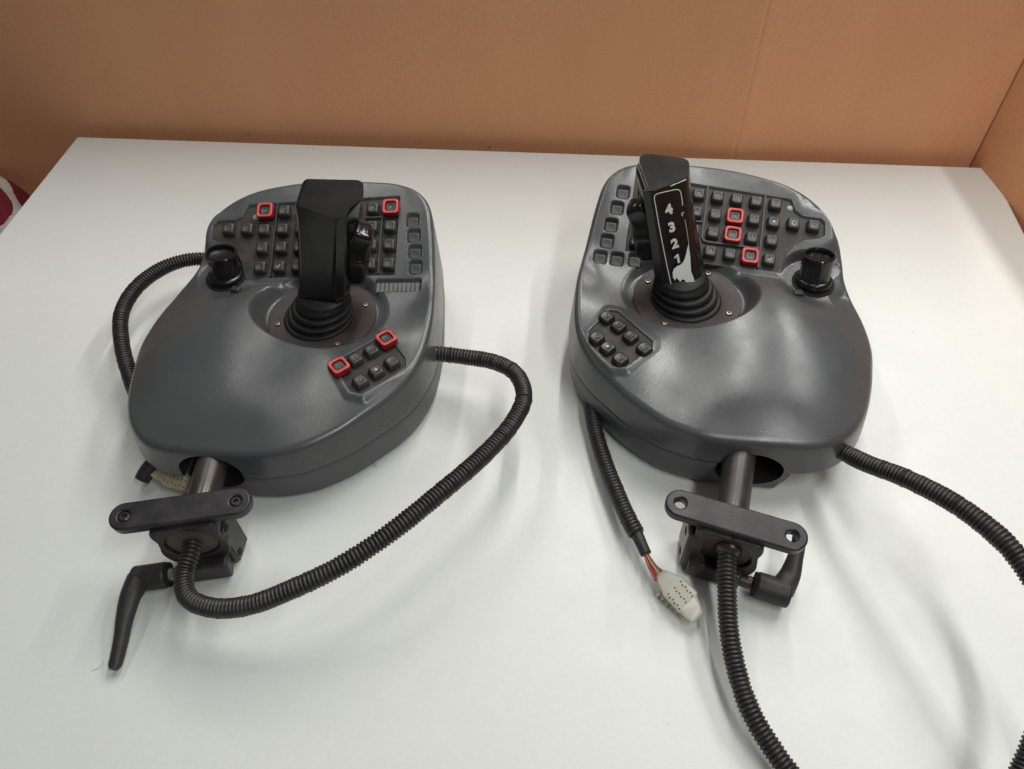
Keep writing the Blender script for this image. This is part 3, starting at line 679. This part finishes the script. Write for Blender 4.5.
def conduit(name, root, unit, wp, r=7.9, pitch=3.3, depth=1.35, label=None, seg=18):
    P = catmull(np.array(wp, float)*1000, 24, False); P, L = resample(P, step=1.0)
    n = int(L/pitch)*6; P, L = resample(P, n=n)
    # world -> root local (mirroring is NOT applied, the root is only rotated)
    inv = root.matrix_world.inverted(); P = np.array([list(inv @ (Vector(p)*MM)) for p in P])
    ph = (np.arange(n) % 6); rr = np.where((ph == 0) | (ph == 1) | (ph == 2), r, np.where((ph == 3) | (ph == 5), r-depth*.55, r-depth))*MM
    jit = rng.normal(0, .13, n//6+2); rr = rr+np.repeat(jit, 6)[:n]*MM
    V, Fc = sweep(P, rr, seg); o = mesh(name, V, Fc, [M['conduit']], root, True); o.data.set_sharp_from_angle(angle=math.radians(60))
    if label: o['label'] = label
    return o

CL = {'R': dict(c=(52, -240), yaw=-9), 'L': dict(c=(74, -220), yaw=-10)}
def clamp(unit, root, tube_in):
    mir = UNITS[unit]['mir']; cu, cv = CL[unit]['c']; AX = 43. if unit == 'R' else 50.; LV = -17 if unit == 'R' else -20
    rot = Matrix.Rotation(math.radians(CL[unit]['yaw'])*mir, 4, 'Z'); base = Matrix.Translation(Vector((cu*mir, cv, 0))*MM) @ rot
    def part(name, V, Fc, m, parent=None, bv=0, smooth=True, sharp=40, mi=None):
        o = mesh(name, sc_(V), Fc, m if isinstance(m, list) else [m], parent or root, smooth, mir, base if parent is None else None, sharp=sharp, mi=mi)
        bm = bmesh.new(); bm.from_mesh(o.data); bmesh.ops.recalc_face_normals(bm, faces=bm.faces); bm.to_mesh(o.data); bm.free()
        if bv: bevel(o, bv*MM, 3, 40)
        return o
    # ring body with webs down to the ears: profile in (u,z), extruded along v
    def ext(outer, y0, y1, inner=None):
        if inner is None: return loft([[(p[0], y, p[1]) for p in outer] for y in (y0, y1)])
        n = len(outer); V = []; Fc = []
        for y in (y0, y1):
            V += [(p[0], y, p[1]) for p in outer]; V += [(p[0], y, p[1]) for p in inner]
        for k in range(n):
            k2 = (k+1) % n
            Fc += [(k, k2, n+k2, n+k), (2*n+k, 3*n+k, 3*n+k2, 2*n+k2), (k, 2*n+k, 2*n+k2, k2), (n+k, n+k2, 3*n+k2, 3*n+k)]
        return V, Fc
    n = 72; th = np.linspace(0, 2*math.pi, n, endpoint=False)
    inner = [(21*math.cos(a), AX+21*math.sin(a)) for a in th]
    outer = []
    for a in th:
        c, s = math.cos(a), math.sin(a); r = 26
        if s > 0: r = min(27/max(s, .2), 26+16*smoothstep(.25, .9, s)*abs(c)**.6)     # shoulders flare to the foot plate
        if s < 0: r = min((AX-4)/max(-s, .01), 26+9*(-s))
        outer.append((r*c, AX+r*s))
    V, Fc = ext(outer, -15, 15, inner); body = part('clamp_body', V, Fc, M['clamp'], bv=1.2)
    # foot plate with rounded ends and two holes
    L2, W2 = 44.0, 12.0; n = 40; outl = []
    for k in range(n): a = -math.pi/2+math.pi*k/(n-1); outl.append((L2+W2*math.cos(a), W2*math.sin(a)))
    for k in range(n): a = math.pi/2+math.pi*k/(n-1); outl.append((-L2+W2*math.cos(a), W2*math.sin(a)))
    zt, zb = AX+35., AX+25.
    tiltx = .30
    V, Fc = loft([[(p[0], p[1], z) for p in outl] for z in (zb, zt)]); fp = part('foot_plate', V, Fc, M['clamp'], body)
    cut = merge(*[loft([[(sx*L2+4.6*math.cos(a), 4.6*math.sin(a), z) for a in np.linspace(0, 2*math.pi, 24, endpoint=False)] for z in (60, 90)]) for sx in (-1, 1)])
    c = part('cut', *cut, M['hole'], body); md = fp.modifiers.new('b', 'BOOLEAN'); md.object = c; md.operation = 'DIFFERENCE'; md.solver = 'EXACT'
    bpy.context.view_layer.update(); apply_mods(fp); bpy.data.objects.remove(c); bevel(fp, .0016, 3, 50)
    fp.data.polygons.foreach_set('use_smooth', [True]*len(fp.data.polygons)); fp.data.set_sharp_from_angle(angle=math.radians(40))
    # tilt the plate towards the viewer as in the photograph
    fp.matrix_local = Matrix.Translation(Vector((0, 0, (AX+30)*MM))) @ Matrix.Rotation(.12, 4, 'X') @ Matrix.Translation(Vector((0, 0, -(AX+30)*MM)))
    if unit == 'L':   # socket screws left in the holes
        for sx in (-1, 1):
            V, Fc = lathe([(4.3, AX+29), (4.3, AX+33.2), (3.4, AX+34), (2.2, AX+34), (2.0, AX+31.5), (.3, AX+31.5)], 24); V = [(p[0]+sx*L2, p[1], p[2]) for p in V]
            s_ = part('screw', V, Fc, M['clamp'] if sx < 0 else M['tube'], body); s_.matrix_local = fp.matrix_local.copy()
    def shear(V, Fc): return [(p[0]-.22*p[1], p[1], p[2]) for p in V], Fc
    # ears: block under the ring, side lug with machined face
    V, Fc = shear(*(box(-34, -21, -16, 14, 4, AX+16) if unit == 'R' else box(-27.5, -22, -12, 12, 4, AX+10))); e1 = part('clamp_ear', V, Fc, M['clamp'], body, bv=2.0)
    V, Fc = box(-25 if unit == 'R' else -21, 19, LV-5, 12, 4, 26); e2 = part('clamp_ear', V, Fc, M['clamp'], body, bv=2.5)
    ex = 34.9 if unit == 'R' else 28.4
    V, Fc = shear(*box(-ex, -ex+.95, -14.5 if unit == 'R' else -10.5, 12.5 if unit == 'R' else 10.5, 5.5, AX+(14 if unit == 'R' else 8))); f = part('machined_face', V, Fc, M['machined'] if unit == 'R' else M['clamp'], body, bv=.3)
    for zz, yy in ((13, -6), (AX+3, -5)):
        V, Fc = lathe([(3.6, 0), (3.6, .4)], 20); V = [(-ex-.05-p[2]-.22*(yy+p[0]), yy+p[0], zz+p[1]) for p in V]; part('bolt_hole', V, Fc, M['hole'], body)
    # bolt + lever
    bz, bv_ = 15.5, LV
    cyl = lambda x0, x1, r, z=bz, y=bv_: ([( (x0 if i == 0 else x1), y+r*math.cos(a), z+r*math.sin(a)) for i in (0, 1) for a in np.linspace(0, 2*math.pi, 32, endpoint=False)], [(k, (k+1) % 32, 32+(k+1) % 32, 32+k) for k in range(32)]+[tuple(range(32)), tuple(range(32, 64))])
    V, Fc = cyl(17, 34, 5.5); part('clamp_bolt', V, Fc, M['tube'] if unit == 'R' else M['machined'], body)
    V, Fc = cyl(31, 60, 11.3); lv = part('clamping_lever', V, Fc, M['matte_black'], None, bv=2.6); lv.parent = root
    V, Fc = cyl(29.6, 31.5, 10.5); part('lever_collar', V, Fc, M['hole'], lv)
    if unit == 'R': pth = [(52, LV+2, 17), (56, LV+14, 21), (57, LV+26, 27), (57, LV+38, 33), (56, LV+46, 37)]
    else: pth = [(55, LV-1, 16), (57.5, LV-18, 20.5), (60, LV-36, 18.5), (62.5, LV-53, 13), (65.5, LV-67, 8.5), (66.5, LV-73, 8)]
    P = resample(catmull(pth, 8, False), n=30)[0]; t = np.linspace(0, 1, 30)
    wv = np.interp(t, [0, .25, .6, .9, .96, 1], [10.5, 8.8, 6.4, 5.6, 5.6, 3.6]); hv = np.interp(t, [0, .3, .9, 1], [10, 6.5, 5.2, 3.5])
    if unit == 'L': hv = np.minimum(hv, P[:, 2]-.4)
    V, Fc = sweep(P, np.stack([wv, hv], 1), 20); arm = part('lever_arm', V, Fc, M['matte_black'], lv)
    # tube
    P = [np.array(canonpt) for canonpt in tube_in]
    V, Fc = sweep(resample(np.array(P), n=12)[0], 13.8, 40); tb = mesh('support_tube', sc_(V), Fc, [M['tube']], root, True, mir, sharp=50)
    # end washer in the ring
    V, Fc = ext([(20.6*math.cos(a), AX+20.6*math.sin(a)) for a in np.linspace(0, 2*math.pi, 40, endpoint=False)], -11.5, -9.5); part('end_washer', V, Fc, M['washer'] if unit == 'L' else M['tube'], body)
    if unit == 'R':
        V, Fc = lathe([(11, 0), (10.6, 3), (8.5, 6), (5, 7.6), (1, 8)], 28); V = [(p[0]+2, -11-p[2]*.9, AX+6+p[1]) for p in V]; part('cable_gland', V, Fc, M['tube'], body)
    return base

def connector(name, root, p0, p1, up, w, m, rows=3, cols=6):
    """multi-pin nylon plug: p0 = wire end, p1 = mating end (world metres)"""
    inv = root.matrix_world.inverted(); p0 = inv @ Vector(p0); p1 = inv @ Vector(p1)
    y = (p1-p0).normalized(); z = (Vector(up)-y*Vector(up).dot(y)).normalized(); x = y.cross(z); L = (p1-p0).length
    mw = Matrix((x, y, z)).transposed().to_4x4(); mw.translation = p0
    k = MM
    Lm = L/k; prof = [(0, 4.2, 3.2, 0), (.05, 5.6, 4.2, 0), (.26, w*.43, 5.6, 0), (.34, w*.5, 7, 0), (.70, w*.5, 7, .5), (.73, w*.43, 6.2, 1.2), (.88, w*.36, 5.6, 2.5), (.98, w*.28, 4.6, 3.5), (1.0, w*.24, 4.0, 3.5)]
    V, Fc = loft([[(x*hw/5+dx, y_*Lm, z*hh/5) for x, z in squircle(5, 1.6, 3)] for y_, hw, hh, dx in prof])
    o = mesh(name, sc_(V), Fc, [m], root, True, 1, mw, sharp=30)
    bm = bmesh.new(); bm.from_mesh(o.data); bmesh.ops.recalc_face_normals(bm, faces=bm.faces); bm.to_mesh(o.data); bm.free()
    holes = []
    for i in range(rows):
        for j in range(cols):
            hx = -w*.30+w*.66*i/(rows-1)+(.5 if j % 2 else -.5)+j*.25; hy = L/k*(.38+.31*j/(cols-1))
            v, f = lathe([(.8, 0), (.8, .18)], 10); holes.append(([(p[0]+hx, p[1]+hy, p[2]+6.95) for p in v], f))
    V, Fc = merge(*holes); mesh('pin_holes', sc_(V), Fc, [M['pin']], o, False)
    tabs = []
    for j in range(6): yy = L/k*(.08+.11*j); tabs.append(box(w*.34, w*.5+3.4-j*.3, yy+L/k*.12, yy+L/k*.12+1.3, -11, -3))
    V, Fc = merge(*tabs); mesh('terminal_tabs', sc_(V), Fc, [m], o, False)
    return o

def build(unit, label):
    q = UNITS[unit]; mir = q['mir']
    root = bpy.data.objects.new('joystick_controller', None); COL.objects.link(root); root.empty_display_size = .05
    root.location = (*q['pos'], 0); root.rotation_euler = (0, 0, math.radians(q['yaw'])); tag(root, label, 'joystick controller')
    bpy.context.view_layer.update()
    us = upper_shell(unit, root); ls = lower_shell(unit, root); cut_hole(unit, [us, ls], root)
    keypad(unit, root); small_keypad(unit, root); g = joystick(unit, root)
    if unit == 'R': right_label(g)
    knob(unit, root); slots(unit, root); scribe(unit, root)
    return root

ROOT_R = build('R', 'right grey joystick controller with 4 3 2 1 printed on its black grip')
ROOT_L = build('L', 'left grey joystick controller with plain black grip and a lever pointing towards the viewer')

clamp('R', ROOT_R, [(51, -250, 43), (56, -200, 45), (65, -110, 49)])
clamp('L', ROOT_L, [(74, -228, 50), (75, -190, 51), (77, -105, 54)])

# conduits: way-points in metres, heights estimated from their shadows
def W(lst): return [tuple(at(x, y, z)) for x, y, z in lst]
conduit('corrugated_conduit', ROOT_L, 'L', W([(194,531,.047),(191,552,.047),(184,575,.044),(188,597,.046),(214,608,.052),(250,605,.060),(290,590,.070),(340,566,.080),(390,533,.086),(440,493,.086),(485,454,.080),(513,422,.073),(524,396,.067),(515,373,.061),(494,362,.056),(465,357,.052),(440,354,.050),(410,352,.048)]),
        label='long conduit looping from the clamp round to the side of the housing')
conduit('corrugated_conduit', ROOT_L, 'L', W([(225,266,.035),(200,259,.040),(170,265,.045),(140,284,.048),(122,312,.048),(122,345,.042),(132,382,.034),(146,420,.022),(150,450,.014)]),
        label='short conduit arching out behind the knob and back under the housing')
conduit('corrugated_conduit', ROOT_R, 'R', W([(729,543,.048),(727,562,.046),(727,590,.040),(729,630,.032),(736,668,.026),(750,710,.022),(772,748,.018),(800,785,.016),(850,830,.02),(910,850,.03),(960,835,.04),(1012,790,.045),(1035,742,.058),(1054,690,.078),(1058,640,.10),(1040,592,.108),(1010,548,.110),(960,507,.100),(905,478,.080),(868,464,.062),(849,455,.052),(818,438,.045)]),
        label='long conduit running off the near edge and looping back to the housing')
cr = conduit('corrugated_conduit', ROOT_R, 'R', W([(580,345,.02),(588,385,.014),(594,425,.014),(604,460,.016),(617,493,.018),(630,522,.020),(637,534,.020)]), r=7.6, label='short conduit ending in wires and a cream plug')
def sweep_obj(name, root, wp, r, m, seg=10, parent=None):
    P = resample(catmull(np.array(wp)*1000, 8, False), n=24)[0]; inv = root.matrix_world.inverted(); P = np.array([list(inv @ (Vector(p)*MM)) for p in P])
    V, Fc = sweep(P, np.interp(np.linspace(0, 1, 24), np.linspace(0, 1, len(r)), r)*MM if np.ndim(r) else r*MM, seg); return mesh(name, V, Fc, [m], parent or root, True)
sweep_obj('cable_sleeve', ROOT_R, W([(634,528,.020),(640,541,.019),(646,554,.018)]), [6.0, 5.6, 5.2, 5.0], M['matte_black'])
for k in range(14):
    a = random.uniform(-1, 1); b_ = random.uniform(-1, 1)
    sweep_obj('wire', ROOT_R, W([(645+a*1.5, 551+b_, .018), (652+a*4.5, 564+b_*2, .018+.004*b_), (662+a*6.5, 577-a*4, .017)]), .75, M['wire_red'] if k % 4 else M['wire_cream'], 6)
up = (-.10, -.35, 1)
con = connector('plug', ROOT_R, at(660, 574, .016), at(701, 615, .014), up, 22, M['nylon']); con['label'] = 'cream multi pin plug on red wires'
con = connector('plug', ROOT_L, at(214, 490, .013), at(150, 474, .012), (0.05, -.3, 1), 17, M['nylon_old']); con['label'] = 'yellowed plug showing beneath the housing'
sweep_obj('cable_boot', ROOT_L, W([(170,440,.02),(156,462,.018),(147,472,.014),(142,480,.010)]), [8.5, 8.5, 8.2, 7], M['matte_black'], 16)

# ------------------------------------------------------------------ table
T0 = at(78, 137); T1 = at(990, 168); xl, xr, yb = T0[0], T1[0], T0[1]
troot = bpy.data.objects.new('table', None); COL.objects.link(troot); troot.location = ((xl+xr)/2, .5, -.74)
tag(troot, 'pale off-white laminate table the two grey controllers lie on', 'table')
def tpart(name, b_, m, bv=.0008):
    V, Fc = b_; V = np.array(V)-np.array(troot.location); o = mesh(name, V, Fc, [m], troot, False); bevel(o, bv, 2); return o
tpart('tabletop', box(xl, xr, -.16, yb, -.0245, 0), M['table'])
tpart('edge_band', box(xl-.0012, xl-.0001, -.16, yb, -.024, -.0006), M['edge'], .0003)
tpart('edge_band', box(xr+.0001, xr+.0012, -.16, yb, -.024, -.0006), M['edge'], .0003)
for x in (xl+.06, xr-.06):
    for y in (-.10, yb-.08): tpart('leg', box(x-.022, x+.022, y-.022, y+.022, -.739, -.025), M['steel_leg'], .003)

sp = [at(*q, .0003) for q in [(92, 671, ), (99, 667), (104, 661), (100, 668), (93, 670)]]
V, Fc = sweep(resample(catmull(sp, 6, False), n=24)[0], .00022, 6); V = np.array(V)-np.array(troot.location); mesh('scratch', V, Fc, [M['edge']], troot)
fl = mesh('floor', [(-6, -4, -.74), (6, -4, -.74), (6, 6, -.74), (-6, 6, -.74)], [(0, 1, 2, 3)], [M['floor']], None, False); tag(fl, kind='structure')

# ------------------------------------------------------------------ cardboard screen
CY = yb+.022
croot = bpy.data.objects.new('cardboard_screen', None); COL.objects.link(croot); croot.location = (.1, CY, -.738)
tag(croot, 'tall brown corrugated cardboard sheet folded round the far side of the table', 'cardboard')
r = RC@np.array((968-512, 384.5-167, F_PX)); cor = (CAMP+(CY/r[1])*r)[:2]      # fold stands behind the table edge
r2 = RC@np.array((768-512, 384.5-0, F_PX)); crease_x = (CAMP+(CY/r2[1])*r2)[0]
def panel(p0, p1, name, zt=.34, th=.006, creases=(), wav=.0016, seed=1):
    """sheet standing on the floor from p0 to p1 with thickness, soft warps and scored vertical creases"""
    p0 = np.array(p0); p1 = np.array(p1); L = np.linalg.norm(p1-p0); d = (p1-p0)/L; nrm = np.array([-d[1], d[0]])
    nx, nz = 420, 60; rs = np.random.default_rng(seed); a = rs.uniform(.6, 2.2, 5); ph = rs.uniform(0, 6, 5); s = np.linspace(0, L, nx)
    ss = sorted(set(list(s)+[c+e for c in creases for e in (-.004, -.002, -.001, 0, .001, .002, .004)])); V = []; Fc = []; nx = len(ss)
    for side in (0, 1):
        for j in range(nz+1):
            z = -.738+(zt+.738)*j/nz
            for t in ss:
                off = min(1, (L-t)/.1 if name == 'back_panel' else t/.1)*sum(wav*math.sin(a[k]*2*t+ph[k]+z*a[-1-k]) for k in range(5))
                for c in creases:
                    x = (t-c); off += .0016*math.exp(-(x/.0018)**2)-.006*math.exp(-abs(x)/.05)
                q = p0+d*t+nrm*(off+side*th); V.append((q[0]-croot.location[0], q[1]-croot.location[1], z-croot.location[2]))
    n = nx*(nz+1)
    for j in range(nz):
        for i in range(nx-1):
            k = j*nx+i; Fc.append((k, k+1, k+1+nx, k+nx)); Fc.append((n+k, n+k+nx, n+k+1+nx, n+k+1))
    for i in range(nx-1): Fc.append((i, n+i, n+i+1, i+1)); k = nz*nx+i; Fc.append((k, k+1, n+k+1, n+k))
    for j in range(nz): k = j*nx; Fc.append((k, k+nx, n+k+nx, n+k)); k = j*nx+nx-1; Fc.append((k, n+k, n+k+nx, k+nx))
    return mesh(name, V, Fc, [M['card']], croot, True, sharp=40)
pL = (cor[0]-2.6, CY); pb = panel(pL, (cor[0]+.03, CY), 'back_panel', creases=(crease_x-pL[0],), wav=.0024, seed=3)
rp = panel((cor[0]+.001, CY-.0045), (cor[0]+.62*.30+.02, CY-1.35), 'side_panel', zt=.17, seed=8)

# ------------------------------------------------------------------ striped cloth hanging left of the table
def cloth():
    top = [at(-60, 150, -.24), at(0, 172, -.24), at(12, 186, -.25), at(26, 206, -.26), at(20, 236, -.26), at(-40, 300, -.25)]
    c = np.array([-1.0, .835]); n = 256; rings = []
    for j, (z, k) in enumerate(((-.03, .06), (-.032, .35), (-.042, .62), (-.065, .82), (-.11, .95), (-.20, 1.0), (-.35, 1.03), (-.6, 1.06), (-.738, 1.1))):
        rg = []
        for i in range(n):
            a = 2*math.pi*i/n; rad = .165*(1+.09*math.sin(a*5+.6)+.05*math.sin(a*11+j*.25)*min(1, k)); rg.append((c[0]+rad*k*math.cos(a), c[1]+rad*k*math.sin(a)*1.1, z+.006*math.sin(a*4+1)*k))
        rings.append(rg)
    P = [catmull([r_[i] for r_ in rings], 36, False) for i in range(n)]; m_ = len(P[0]); V = [P[i][j] for j in range(m_) for i in range(n)]; Fc = []; mi = []
    for j in range(m_-1):
        for i in range(n):
            Fc.append((j*n+i, (j+1)*n+i, (j+1)*n+(i+1) % n, j*n+(i+1) % n))
            zz = V[j*n+i][2]-.05*math.sin(2*math.pi*i/n); mi.append(1 if ((zz+.10) % .056) < .020 else 0)
    Fc.append(tuple(range(n))); mi.append(0); Fc.append(tuple(reversed(range((m_-1)*n, m_*n)))); mi.append(0)
    o = mesh('striped_cloth', V, Fc, [M['cloth_red'], M['cloth_white']], None, True, mi=mi)
    bm = bmesh.new(); bm.from_mesh(o.data); bmesh.ops.recalc_face_normals(bm, faces=bm.faces); bm.to_mesh(o.data); bm.free()
    tag(o, 'dark red cloth with white stripes bunched up left of the table', 'cloth')
cloth()

# ------------------------------------------------------------------ light
w = bpy.data.worlds.new('World'); S.world = w; w.use_nodes = True; bg = w.node_tree.nodes['Background']; bg.inputs['Color'].default_value = (.93, .97, 1.0, 1); bg.inputs['Strength'].default_value = .115
def area(name, loc, target, sx, sy, power, col, rotz=0):
    l = bpy.data.lights.new(name, 'AREA'); l.shape = 'RECTANGLE'; l.size = sx; l.size_y = sy; l.energy = power; l.color = col
    o = bpy.data.objects.new(name, l); COL.objects.link(o); o.location = loc
    dv = Vector(target)-Vector(loc); o.rotation_euler = dv.to_track_quat('-Z', 'Y').to_euler(); return o
def lamp(loc, sx, sy, power, col):
    l = bpy.data.lights.new('ceiling_lamp', 'AREA'); l.shape = 'RECTANGLE'; l.size = sx; l.size_y = sy; l.energy = power; l.color = col
    o = bpy.data.objects.new('ceiling_lamp', l); COL.objects.link(o); o.location = loc
lamp((.20, 1.5, 1.65), .05, 1.5, 19, (1, 1, .96))
lamp((.98, 1.45, 1.65), .06, 1.5, 22, (.99, 1, .97))
lamp((-.68, 1.5, 1.65), .025, 1.5, 9, (1, 1, .96))
lamp((.60, -.45, 1.55), .12, 1.2, 15, (.98, 1, .965))

# ------------------------------------------------------------------ render
S.render.engine = 'CYCLES'; S.render.resolution_x = 1024; S.render.resolution_y = 769
S.view_settings.view_transform = 'Standard'; S.view_settings.look = 'None'; S.view_settings.exposure = -.12; S.view_settings.gamma = 1
